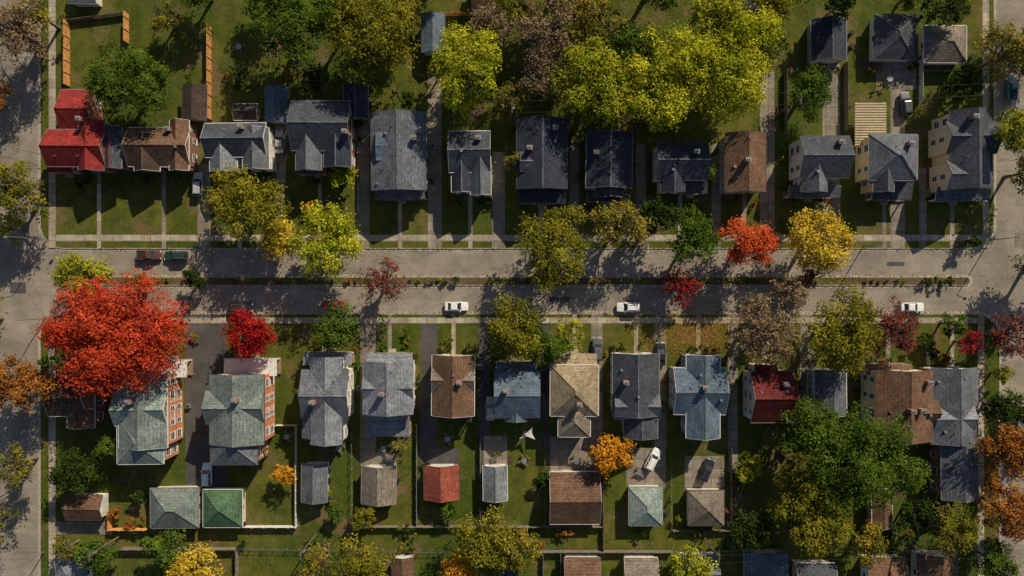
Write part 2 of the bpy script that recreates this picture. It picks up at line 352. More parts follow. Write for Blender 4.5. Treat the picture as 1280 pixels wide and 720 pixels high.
        for si,(o,t,n,L) in enumerate(sides):
            if garage is not None:
                if si==garage:
                    D=s.P('garage_door',GDOOR); w=min(L-1,4.6)
                    for k in range(4): wb(D,(o[0]+t[0]*L/2,o[1]+t[1]*L/2,.28+k*.53),t,n,w,.5,0,.05)
                elif L>3: 
                    c=(o[0]+t[0]*L/2,o[1]+t[1]*L/2,1.5); wb(WF,c,t,n,1.1,.9,0,.05); wb(WG,c,t,n,.9,.7,.05,.07)
                continue
            nn=max(1,int((L-.6)/2.5)); zs=[1.75]+([4.35] if ze>4.9 else [])
            for z in zs:
                for i in range(nn):
                    u=(i+.5)*L/nn; c=(o[0]+t[0]*u,o[1]+t[1]*u,z)
                    w=1.05 if (i+si)%3 else 1.5; h=1.45
                    if z<2 and i==nn//2 and si in(0,1):
                        D=s.P('door',DOOR); c=(c[0],c[1],1.3); wb(WF,c,t,n,1.25,2.3,0,.05); wb(D,(c[0],c[1],1.25),t,n,1.0,2.15,.05,.08); continue
                    wb(WG,c,t,n,w,h,.01,.03)
                    for sg in(-1,1):
                        wb(WF,(c[0]+t[0]*sg*w/2,c[1]+t[1]*sg*w/2,z),t,n,.12,h+.12,.0,.08)
                        wb(WF,(c[0],c[1],z+sg*(h/2)),t,n,w-.14,.12,.0,.07)
                    wb(WF,c,t,n,w-.14,.07,.0,.06)
                    wb(WF,(c[0],c[1],z-h/2-.14),t,n,w+.3,.08,0,.16)
    def chimney(s,px,py,w=.9,d=.7):
        x,y=W(px,py,7.5); z=s.rz(x,y)+1.35; B=s.P('chimney',BRK)
        B.box(x-w/2,x+w/2,y-d/2,y+d/2,.0,z); C=s.P('chimney_cap',TRIMG); C.box(x-w/2-.08,x+w/2+.08,y-d/2-.08,y+d/2+.08,z+.001,z+.12)
        for k in(-.2,.2): s.P('chimney_flue',BRKD).tube((x+k,y,z+.12),(x+k,y,z+.42),.12,.12,8)
    def porch(s,px0,px1,py0,py1,rc,z=3.0):
        x0,y1=W(px0,py0,z); x1,y0=W(px1,py1,z)
        up=y1>s.c[1]
        rise=.7 if (rc!='white') else .05
        za,zb=(z+rise,z) if up else (z,z+rise)
        c=[(x0,y0,za),(x1,y0,za),(x1,y1,zb),(x0,y1,zb)]
        m=FLATW if rc=='white' else m_roof(rc)
        slab((s.P('porch_roof' if rc!='white' else 'porch_roof_white',m),s.P('porch_fascia',TRIM)),c,.2)
        ye=y1-.3 if up else y0+.3
        n=max(2,int((x1-x0)/2.6)+1)
        for i in range(n):
            x=x0+.35+(x1-x0-.7)*i/(n-1); s.P('porch_posts',TRIM).box(x-.12,x+.12,ye-.12,ye+.12,.45,z-.2)
        s.P('porch_deck',DECK).box(x0+.1,x1-.1,y0+.1,y1-.1,.01,.45)
        xm=(x0+x1)/2; sg=1 if up else -1; yb=y1 if up else y0
        for k in range(2):
            ya,yb2=sorted((yb-.1*sg+sg*.32*k,yb-.1*sg+sg*.32*(k+1))); s.P('porch_steps',CONC).box(xm-.8,xm+.8,ya,yb2,.012,.3-.14*k)
Hs=[]
def HH(*a,**k): h=House(*a,**k); Hs.append(h); return h
HH('brick_house','brick',[(58,132,162,208,5.2,'x','red',.6),(98,130,150,213,5.3,'y','red',.75),(76,116,112,166,3.8,'x','red',.5),(128,152,158,210,4.9,'y','dkgray',.6)],chim=[(98,148)],porch=[(60,92,206,216,'red')])
HH('brick_house','dbrick',[(160,238,160,208,4.3,'x','brown',.6),(168,200,168,214,4.3,'y','dkbrown',.8),(212,236,150,213,4.5,'y','brown',.8)],chim=[(203,158)])
HH('sided_house','white',[(256,333,154,196,5.4,'x','dkgray',.6),(262,296,176,214,5.0,'y','ltgray',.7),(303,336,160,212,5.2,'y','gray',.7)],chim=[(300,158)])
HH('brick_house','brick',[(364,438,126,188,5.5,'x','dkgray',.55),(370,402,165,213,5.1,'y','gray',.8),(405,439,150,209,5.2,'y','navy',.7)],chim=[(432,165)],porch=[(372,405,208,218,'dkgray')])
HH('sided_house','gray',[(464,532,140,238,5.2,'y','gray',.42),(470,498,165,200,6.1,'x','bluegray',.2,5.2)],porch=[(468,530,236,249,'gray')],chim=[(517,172)],vents=4)
HH('sided_house','white',[(561,613,164,215,5.4,'x','dkgray',.5),(564,590,190,240,5.0,'y','navy',.7),(588,613,196,244,5.2,'y','gray',.8)],chim=[(598,172)])
HH('sided_house','gray',[(646,709,148,236,5.6,'y','navy',.5),(650,672,190,214,6.4,'x','dkgray',.4,5.5)],porch=[(648,708,234,254,'navy')],chim=[(662,185),(694,160)],vents=4)
HH('sided_house','tan',[(733,790,166,235,5.6,'y','navy',.5),(745,780,215,246,4.9,'y','dkgray',.5)],porch=[(735,788,240,252,'navy')],chim=[(745,190)])
HH('sided_house','white',[(821,885,178,225,5.8,'x','navy',.5),(826,856,205,240,5.4,'y','navy',.7)],chim=[(870,190)],porch=[(852,884,224,242,'dkgray')])
HH('sided_house','tan',[(907,957,166,240,5.2,'y','brown',.5)],chim=[(934,200)],vents=3)
HH('sided_house','white',[(1000,1062,170,222,6.2,'x','dkgray',.5),(1004,1034,195,240,5.8,'y','gray',.7)],porch=[(985,1050,232,247,'gray')],chim=[(1050,178)])
HH('sided_house','yellow',[(1086,1147,168,225,6.0,'h','gray',.55),(1092,1118,190,240,5.6,'y','dkgray',.8)],porch=[(1090,1140,228,250,'dkgray')],chim=[(1136,180)])
hu=HH('sided_house','cream',[(1188,1240,138,236,6.4,'y','dkgray',.6),(1183,1246,152,192,6.3,'x','dkgray',.62),(1183,1222,200,238,6.1,'x','gray',.6)],chim=[(1212,148)],porch=[(1168,1236,234,251,'gray')])
HH('brick_house','dbrick',[(60,108,470,520,4.2,'x','dkbrown',.5),(84,118,460,535,4.2,'y','brown',.5)])
HH('brick_house','obrick',[(148,209,468,560,7.1,'y','greengray',.42),(143,209,490,532,7.0,'x','seafoam',.55),(146,204,520,580,6.8,'h','greengray',.48)],porch=[(186,234,450,472,'white')],chim=[(168,500)],vents=3)
HH('brick_house','obrick',[(262,330,468,556,7.1,'y','greengray',.42),(257,330,488,530,7.0,'x','greengray',.55),(263,322,520,581,6.8,'h','gray',.48)],porch=[(280,346,448,470,'white')],chim=[(300,498)],vents=3)
HH('sided_house','white',[(377,436,462,525,5.8,'x','gray',.45),(388,428,446,556,6.0,'y','ltgray',.5),(378,404,515,548,5.2,'y','gray',.5)],porch=[(380,440,440,456,'ltgray')],chim=[(392,502)])
HH('sided_house','white',[(454,516,452,518,5.8,'y','ltgray',.45),(454,516,470,500,5.7,'x','ltgray',.55)],porch=[(458,516,441,455,'ltgray'),(458,512,520,546,'bluegray')],chim=[(478,492)],vents=3)
HH('sided_house','tan',[(540,593,444,520,5.5,'y','brown',.5),(540,593,458,492,5.4,'x','taupe',.5)],porch=[(548,590,516,528,'dkbrown')],chim=[(574,478)])
HH('sided_house','gray',[(618,675,464,522,5.5,'x','bluegray',.5),(630,660,500,527,4.8,'y','bluegray',.5)],porch=[(620,672,452,466,'gray')],chim=[(632,488)],vents=3)
HH('sided_house','cream',[(688,748,456,520,5.6,'h','tan',.55),(698,738,500,546,5.0,'h','taupe',.5)],porch=[(692,746,442,460,'tan')],chim=[(724,505)])
HH('sided_house','gray',[(766,824,442,520,5.7,'y','dkgray',.55),(768,824,490,524,5.6,'x','gray',.6),(780,822,510,548,5.1,'y','dkgray',.5)],chim=[(782,478)],vents=4)
HH('sided_house','blue',[(842,907,460,518,5.6,'x','bluegray',.5),(858,900,444,548,5.8,'y','bluegray',.5)],chim=[(880,484)],vents=4)
HH('sided_house','cream',[(938,992,464,528,5.4,'x','maroon',.6),(944,972,455,500,5.2,'y','maroon',.8)],chim=[(982,480)])
HH('sided_house','gray',[(1018,1058,462,520,4.6,'y','gray',.5)])
HH('sided_house','cream',[(1094,1166,463,552,6.2,'y','brown',.45),(1108,1172,500,530,6.1,'x','brown',.6)],chim=[(1133,512),(1148,512),(1160,478)],porch=[(1080,1140,455,468,'brown')])
HH('brick_house','dbrick',[(1164,1222,460,555,5.0,'y','gray',.45),(1176,1222,540,625,4.7,'y','gray',.5),(1164,1215,500,545,4.9,'x','ltgray',.55)],chim=[(1172,515)],vents=4)
GG=[(82,128,619,650,'x','brown','white',3),(188,248,610,660,'h','greengray','cream',1),(254,303,612,659,'h','green','cream',1),(377,409,579,628,'y','gray','white',1),
(452,495,583,630,'y','taupe','gray',1),(530,574,582,625,'y','terra','brick',1),(604,634,582,626,'y','ltgray','white',1),(687,750,590,655,'x','brown','tan',1),(786,828,609,657,'h','seafoam','white',1),
(860,905,613,657,'h','taupe','cream',1),(228,258,106,150,'y','dkbrown','dbrick',0),(331,360,108,153,'y','bluegray','gray',0),(430,460,106,148,'y','navy','gray',0),(527,556,17,66,'y','bluegray','white',0),
(1014,1058,24,76,'y','navy','gray',0),(1093,1144,18,74,'h','dkgray','white',0),(1155,1208,32,78,'h','taupe','cream',0),
(490,517,697,750,'y','brown','tan',1),(705,750,697,740,'x','brown','white',1),(780,822,697,745,'x','taupe','cream',1),(848,898,694,735,'x','gray','white',1),(932,985,690,735,'y','bluegray','gray',1),
(995,1044,704,745,'x','dkgray','cream',1),(1082,1132,697,745,'x','brown','white',1),(1146,1196,692,745,'y','brown','white',1),(625,647,694,735,'y','navy','gray',1),(70,108,697,740,'h','ltgray','white',1),
(590,632,-26,12,'x','brown','tan',0),(85,120,-24,4,'x','ltgray','white',0),(915,960,-30,8,'x','gray','white',0),(1090,1115,610,660,'y','brown','tan',1),(292,322,130,150,'x','dkbrown','tan',0)]
for x0,x1,y0,y1,k,rc,wl,gd in GG: HH('garage',wl,[(x0,x1,y0,y1,2.7,k,rc,.5)],garage=gd,vents=0)
sp=MB()
v=hu.vols[0]
for i in range(2):
    for j in range(4):
        x=v[1]-.9-i*1.15; y=v[2]+.8+j*1.75
        c=[(x-1.05,y,0),(x,y,0),(x,y+1.65,0),(x-1.05,y+1.65,0)]; sp.add([(a,b,v[4]+(v[1]-a)*v[6]+.16) for a,b,_ in c],[(0,1,2,3)])
sp.build('solar_panels',[PANEL],hu.e,hu.c)
# ------------------------------------------------------------------ foliage
PAL=dict(green=((.045,.10,.014),(.17,.25,.03)),dkgreen=((.024,.055,.012),(.08,.125,.022)),olive=((.11,.13,.016),(.42,.36,.035)),ygreen=((.18,.23,.02),(.6,.56,.045)),
 yellow=((.55,.38,.03),(.8,.62,.08)),red=((.46,.03,.018),(.8,.15,.055)),crimson=((.3,.012,.015),(.58,.035,.03)),orange=((.6,.25,.02),(.8,.42,.045)),rust=((.2,.085,.022),(.55,.22,.045)),
 brown=((.25,.18,.10),(.42,.3,.15)),purple=((.16,.04,.03),(.34,.09,.06)),bright=((.2,.27,.018),(.72,.66,.045)),mix=((.09,.14,.018),(.55,.38,.05)),coral=((.62,.08,.03),(.8,.2,.06)))
FALL=[]
def leafquads(C,N,size):
    n=len(C); 
    N=N/np.linalg.norm(N,axis=1,keepdims=True)
    r=rng.normal(size=(n,3)); T=np.cross(N,r); T/=np.linalg.norm(T,axis=1,keepdims=True); B=np.cross(N,T)
    s=size[:,None]; asp=rng.uniform(.5,.95,(n,1))
    V=np.stack([C-T*s,C-B*s*asp+N*s*.15,C+T*s,C+B*s*asp+N*s*.15],1)
    return V.reshape(-1,3)
def tree(name,px,py,rpx,h,pal,dens=1.0,bare=0,lean=0,shrub=False,falls=1.0):
    R=rpx*S; zc=h*.62 if not shrub else h*.5
    R=R*(H-zc)/H
    cx,cy=W(px,py,zc); c1,c2=[np.array(c) for c in PAL[pal]]
    vh=h*.42 if not shrub else h*.5
    nl=int((12+R*3.2)) if not shrub else max(4,int(5+R*3))
    lob=[];lr=[]
    ax=rng.uniform(.84,1.15); rot=rng.uniform(0,3.14)
    ga=rng.uniform(0,6.28)
    for i in range(nl):
        f=math.sqrt((i+.5)/nl); ang=ga+i*2.39996+rng.normal()*.3; q=R*f*rng.uniform(.62,.90)
        z=vh*(math.sqrt(max(0,1-(f*.92)**2))*rng.uniform(.35,.95)-.15*rng.random())
        if rng.random()<.25: z-=vh*.5
        x,y=q*math.cos(ang)*ax,q*math.sin(ang)/ax
        lob.append((x*math.cos(rot)-y*math.sin(rot),x*math.sin(rot)+y*math.cos(rot),z)); lr.append(R*rng.uniform(.14,.32))
    lob=np.array(lob); lr=np.array(lr)
    ls=.215 if R>3 else (.18 if R>1.5 else .14)
    total=int(R*R*(170 if R>3 else 230)*dens)+60
    ncl=max(30,total//11)
    p=lr**2/np.sum(lr**2)
    li=rng.choice(nl,ncl,p=p)
    d=rng.normal(size=(ncl,3)); d[:,2]+=.45; d/=np.linalg.norm(d,axis=1,keepdims=True)
    cc=lob[li]+d*(lr[li]*rng.uniform(.45,1.15,ncl))[:,None]*np.array([1,1,.9])
    lt=rng.uniform(0,1,nl)[li]; ct=rng.uniform(0,1,ncl)
    k=rng.integers(0,ncl,total)
    sg=min(.46,R*.085)*rng.uniform(.6,1.3,ncl)
    C=cc[k]+rng.normal(size=(total,3))*sg[k][:,None]*np.array([1,1,.6])
    N=d[k]*.8+rng.normal(size=(total,3))*.42+np.array([.12,.2,.45])
    V=leafquads(C,N,ls*rng.uniform(.55,1.25,total))
    # leaf colour drifts to the second tone towards the crown's top and rim
    ex=np.clip(np.linalg.norm(C[:,:2],axis=1)/R*.35+C[:,2]/vh*.4,0,.8)
    mixf=np.clip(.55*lt[k]+.25*ct[k]+.25*rng.random(total)+.35*ex-.26,0,1)
    br=(.68+.42*ct[k])*rng.uniform(.72,1.2,total)
    col=(c1*(1-mixf[:,None])+c2*mixf[:,None])*br[:,None]
    V[:,2]=np.maximum(V[:,2],-zc+.05)
    colv=np.repeat(col,4,axis=0)
    mb=MB(); tr=.05*R+.06; base=(0,0,-zc)
    if not shrub:
        mb.tube(base,(0,0,-zc+.25*zc),tr*1.5,tr*1.1,8); mb.tube((0,0,-zc*.75),(.1*R*.3,0,-zc*.15),tr*1.1,tr*.75,8); top=(.03*R,0,-zc*.15)
        for i in range(nl):
            mid=((lob[i][0])*.5,(lob[i][1])*.5,(lob[i][2]*.4-zc*.1)); rr_=tr*.38
            st=(0,0,-zc*.45) if i%2 else top
            mb.tube(st,mid,rr_*1.2,rr_*.7,5); mb.tube(mid,lob[i],rr_*.7,rr_*.25,4)
        if bare:
            for i in range(min(ncl,int(190*bare))):
                j=li[i]; m2=lob[j]*.55+cc[i]*.45+rng.normal(size=3)*.15
                mb.tube(lob[j],m2,.055,.04,3); mb.tube(m2,cc[i]+d[i]*.5,.04,.02,3)
                e=cc[i]+rng.normal(size=3)*.8; mb.tube(m2,e,.032,.015,3)
    else: mb.tube((0,0,-zc),(0,0,0),.07,.04,5)
    tv=np.array(mb.v); tf=[f for f in mb.f if len(f)==4]
    nv=len(V); F=np.arange(nv).reshape(-1,4); F2=np.array(tf)+nv
    AV=np.concatenate([V,tv]).astype(np.float32); AF=np.concatenate([F,F2]).astype(np.int32)
    me=bpy.data.meshes.new(name); me.vertices.add(len(AV)); me.vertices.foreach_set('co',AV.ravel())
    me.loops.add(AF.size); me.loops.foreach_set('vertex_index',AF.ravel()); me.polygons.add(len(AF)); me.polygons.foreach_set('loop_start',np.arange(0,AF.size,4,dtype=np.int32))
    mi=np.zeros(len(AF),dtype=np.int32); mi[len(F):]=1
    me.materials.append(LEAF); me.materials.append(BARK); me.update(calc_edges=True); me.polygons.foreach_set('material_index',mi)
    at=me.color_attributes.new('Col','FLOAT_COLOR','POINT'); ca=np.ones((len(AV),4),dtype=np.float32); ca[:nv,:3]=colv; ca[nv:,:3]=.1; at.data.foreach_set('color',ca.ravel())
    me.validate()
    ob=bpy.data.objects.new(name,me); COL.objects.link(ob); ob.location=(cx,cy,zc)
    if not shrub and falls>0:
        n=int(R*R*7*falls); a=rng.uniform(0,6.28,n); q=R*1.6*np.sqrt(rng.random(n))
        FALL.append((cx+q*np.cos(a),cy+q*np.sin(a),np.tile(c2,(n,1))*rng.uniform(.35,.85,(n,1))))
T=[('maple_tree',165,102,54,12,'green'),('oak_tree',18,40,46,12,'brown',.5,1.2),('oak_tree',48,20,28,10,'mix',.5,.8),('ash_tree',25,238,38,11,'olive',.8,.6),('ash_tree',6,285,22,8,'ygreen',.7),
('maple_tree',360,32,52,14,'green'),('oak_tree',465,42,64,15,'olive'),('oak_tree',420,20,35,13,'green'),('linden_tree',583,88,54,14,'bright'),('oak_tree',612,40,36,12,'brown',.5,1),('oak_tree',690,38,48,13,'brown',.55,1.2),('oak_tree',740,20,40,13,'mix',.6,.8),
('maple_tree',640,120,24,9,'mix',.7,.5),('oak_tree',680,95,36,11,'brown',.45,1.3),('elm_tree',745,108,58,14,'ygreen'),('elm_tree',815,118,54,15,'bright'),('elm_tree',850,75,48,16,'bright'),('elm_tree',905,95,60,16,'bright'),('elm_tree',935,55,48,15,'bright'),('oak_tree',895,20,42,14,'ygreen'),('maple_tree',960,8,30,12,'olive'),
('maple_tree',790,60,34,12,'green'),('maple_tree',710,60,24,9,'green'),('maple_tree',510,125,14,6,'dkgreen'),('maple_tree',545,90,14,7,'olive'),('maple_tree',395,95,16,7,'dkgreen'),('maple_tree',640,15,26,11,'olive',.8),('maple_tree',500,8,30,10,'olive'),
('maple_tree',1013,116,33,9,'green'),('maple_tree',1050,5,22,9,'dkgreen'),('maple_tree',1185,8,28,9,'dkgreen'),('maple_tree',1200,108,28,8,'dkgreen'),('oak_tree',1258,68,44,13,'mix',.8,.6),('ash_tree',1268,165,34,11,'ygreen'),('oak_tree',1285,215,30,10,'mix'),
('oak_tree',313,256,52,12,'olive'),('maple_tree',350,298,30,9,'yellow',1.2),('maple_tree',408,303,50,12,'bright'),('fruit_tree',430,220,18,5,'bright'),
('oak_tree',694,306,54,13,'olive'),('maple_tree',775,282,38,11,'mix',.6,.9),('maple_tree',822,270,26,10,'dkgreen'),('maple_tree',868,300,38,11,'green'),('maple_tree',935,305,36,10,'coral',1.2),('maple_tree',1024,302,47,11,'yellow',1.1),
('redbud_tree',1010,345,17,6,'purple',.5,.8),('redbud_tree',850,357,27,7,'crimson',.4,.9),('redbud_tree',482,350,34,8,'purple',.22,1.4),('linden_tree',106,345,38,9,'ygreen',.85,.5),('hawthorn_tree',243,347,16,5,'dkgreen'),('hawthorn_tree',180,352,14,4,'olive'),
('maple_tree',152,416,82,14,'red',1.3),('maple_tree',315,417,34,9,'crimson',1.2),('maple_tree',422,411,31,9,'green'),('oak_tree',645,412,40,12,'olive'),('oak_tree',682,432,28,9,'green'),('maple_tree',712,415,20,8,'ygreen',.6),
('oak_tree',1047,415,55,14,'olive'),('oak_tree',948,412,50,13,'brown',.45,1.5),('oak_tree',985,365,26,10,'brown',.4,1.2),('maple_tree',1117,412,36,10,'purple',.5,1),('redbud_tree',1190,405,18,6,'green'),('maple_tree',1208,428,19,6,'crimson',.6,.6),('maple_tree',1258,418,34,9,'purple',.4,1.2),
('oak_tree',22,478,40,12,'rust',1),('ash_tree',18,582,30,10,'olive',.5,1),('maple_tree',96,590,30,8,'dkgreen'),('maple_tree',140,560,20,7,'green'),('maple_tree',762,566,29,7,'orange',1.3),('fruit_tree',935,582,18,5,'ygreen'),
('oak_tree',1072,572,76,17,'green',1.1),('oak_tree',1010,530,40,13,'green'),('oak_tree',1012,640,58,14,'olive',.9,.4),('maple_tree',938,662,30,9,'dkgreen'),('oak_tree',1252,560,38,12,'rust',.9),('oak_tree',1262,640,44,12,'rust',.8,.6),('maple_tree',1145,642,24,7,'dkgreen'),('maple_tree',1085,680,26,8,'mix'),
('maple_tree',125,692,26,8,'green'),('fruit_tree',84,684,18,6,'olive',.6,.5),('maple_tree',210,687,28,8,'green'),('maple_tree',245,716,42,9,'yellow',.8),('fruit_tree',355,593,17,5,'orange',.7),('fruit_tree',328,560,10,4,'rust',.6),('oak_tree',455,702,38,10,'olive',.8),('maple_tree',400,708,30,9,'mix',.7,.5),
('oak_tree',605,672,42,11,'olive',.9),('oak_tree',650,685,30,10,'mix',.8),('maple_tree',572,716,26,7,'orange',.8),('fruit_tree',455,646,17,5,'olive'),('fruit_tree',560,636,14,4,'green'),('maple_tree',862,712,32,8,'bright',.8),('hawthorn_tree',1252,468,14,5,'ygreen'),
('oak_tree',1190,660,34,11,'olive',.7,.6),('maple_tree',1240,700,30,9,'green'),('maple_tree',1255,510,30,9,'dkgreen'),('oak_tree',-30,120,45,12,'rust'),('oak_tree',-35,400,45,12,'olive'),('oak_tree',-30,660,45,12,'mix'),('oak_tree',1320,330,40,12,'green'),('oak_tree',1330,500,45,12,'olive'),('oak_tree',1325,10,45,12,'olive'),
('maple_tree',300,100,14,6,'dkgreen'),('maple_tree',640,200,13,7,'olive',.6,.5),('maple_tree',885,215,12,6,'green'),('fruit_tree',208,25,22,6,'olive',.6,.8),('maple_tree',330,-10,30,9,'dkgreen'),('maple_tree',530,-22,30,9,'olive'),('maple_tree',1140,-8,24,8,'olive'),('maple_tree',250,-15,30,9,'green'),('fruit_tree',500,560,14,5,'olive',.7,.4),('maple_tree',1215,300,10,4,'dkgreen'),
('elm_tree',700,-35,45,14,'olive'),('elm_tree',820,-30,48,14,'green'),('elm_tree',1010,-30,34,12,'olive'),('fruit_tree',420,640,12,4,'green'),('fruit_tree',1130,600,18,6,'green'),('fruit_tree',900,640,9,3,'rust')]
for t in T: tree(*t)
SH=[(387,259,9,'crimson'),(1157,352,7,'dkgreen'),(1170,352,7,'dkgreen'),(1186,352,7,'dkgreen'),(570,351,6,'dkgreen'),(556,351,5,'green'),(175,620,12,'dkgreen'),(145,640,10,'rust'),(165,655,9,'rust'),(680,600,14,'dkgreen'),(1000,600,12,'dkgreen'),
 (985,560,10,'green'),(508,415,6,'green'),(510,425,6,'olive'),(480,432,5,'green'),(560,425,6,'olive'),(745,350,5,'olive'),(100,232,6,'dkgreen'),(140,228,6,'green'),(160,230,5,'olive'),(1155,425,12,'green'),(1165,440,9,'dkgreen'),(1240,610,14,'rust'),(1090,655,12,'orange'),(60,452,10,'green'),(245,420,6,'olive')]
for x,y,rp,p in SH: tree('shrub',x,y,rp,rp*S*1.6,p,1.2,0,0,True)
cols=['dkgreen','green','olive','dkgreen','rust','dkgreen','green','brown']
for h in Hs[:27]:
    x0=min(v[0] for v in h.vols);x1=max(v[1] for v in h.vols);y0=min(v[2] for v in h.vols);y1=max(v[3] for v in h.vols)
    for i in range(6):
        if i<4: X=random.uniform(x0,x1); Y=(y0-.9 if h.c[1]>0 else y1+.9)+random.uniform(-.5,.3)*(1 if h.c[1]>0 else -1); 
        else: X=random.choice((x0-.6,x1+.6)); Y=random.uniform(y0,y1)
        rp=random.uniform(3.2,6.5)
        tree('shrub',X/S+640,360-Y/S,rp,rp*S*1.7,random.choice(cols),1.0,0,0,True)
for i in range(60):
    x=random.uniform(150,1200); tree('shrub',x,351.5+random.uniform(-2,2),random.uniform(2,4),.6,random.choice(['olive','rust','green','brown']),.9,0,0,True)
for i in range(110):
    y=random.choice([random.uniform(660,685),random.uniform(80,112),random.uniform(560,690)]); x=random.uniform(90,1215)
    tree('shrub',x,y,random.uniform(3,9),random.uniform(1.0,2.4),random.choice(cols+['mix','olive']),.8,0,0,True)
# fallen leaves
n=5200; FALL.append((W(870,0)[0]+rng.normal(size=n)*6.5,W(0,418)[1]+rng.normal(size=n)*2.6,np.array([.62,.36,.07])*rng.uniform(.5,1,(n,1))))
n=2200; FALL.append((W(150,0)[0]+rng.normal(size=n)*7,W(0,455)[1]+rng.normal(size=n)*6,np.array([.4,.07,.03])*rng.uniform(.5,1,(n,1))))
n=11000; FALL.append((rng.uniform(-95,95,n),rng.uniform(-58,58,n),np.array([.3,.2,.07])*rng.uniform(.4,1.2,(n,1))))
# leaves collected along the kerbs
n=9000; ky=np.array([W(0,q)[1] for q in (312.2,345,358,391)])[rng.integers(0,4,n)]; FALL.append((rng.uniform(-84,90,n),ky+rng.normal(size=n)*.22,np.array([.32,.19,.07])*rng.uniform(.4,1.1,(n,1))))
fx=np.concatenate([f[0] for f in FALL]); fy=np.concatenate([f[1] for f in FALL]); fc=np.concatenate([f[2] for f in FALL])
upx=fx/S+640; upy=360-fy/S
road=((upy>311)&(upy<346))|((upy>357)&(upy<392))|(upx<50)|(upx>1246)
edge=(np.abs(upy-312.2)<3)|(np.abs(upy-345)<3)|(np.abs(upy-358)<3)|(np.abs(upy-391)<3)
keep=~(road&(rng.random(len(fx))<.6)&~edge); fx,fy,fc,road=fx[keep],fy[keep],fc[keep],road[keep]
n=len(fx); C=np.stack([fx,fy,np.where(road,-.12,.05)],1); N=np.tile([0,0,1.],(n,1))+rng.normal(size=(n,3))*.18
V=leafquads(C,N,rng.uniform(.05,.13,n)).astype(np.float32)
me=bpy.data.meshes.new('fallen_leaves'); me.vertices.add(len(V)); me.vertices.foreach_set('co',V.ravel()); me.loops.add(n*4); me.loops.foreach_set('vertex_index',np.arange(n*4,dtype=np.int32)); me.polygons.add(n); me.polygons.foreach_set('loop_start',np.arange(0,n*4,4,dtype=np.int32)); me.materials.append(LEAF); me.update(calc_edges=True)
at=me.color_attributes.new('Col','FLOAT_COLOR','POINT'); ca=np.ones((n*4,4),dtype=np.float32); ca[:,:3]=np.repeat(fc,4,axis=0); at.data.foreach_set('color',ca.ravel())
ob=bpy.data.objects.new('fallen_leaves',me); COL.objects.link(ob)
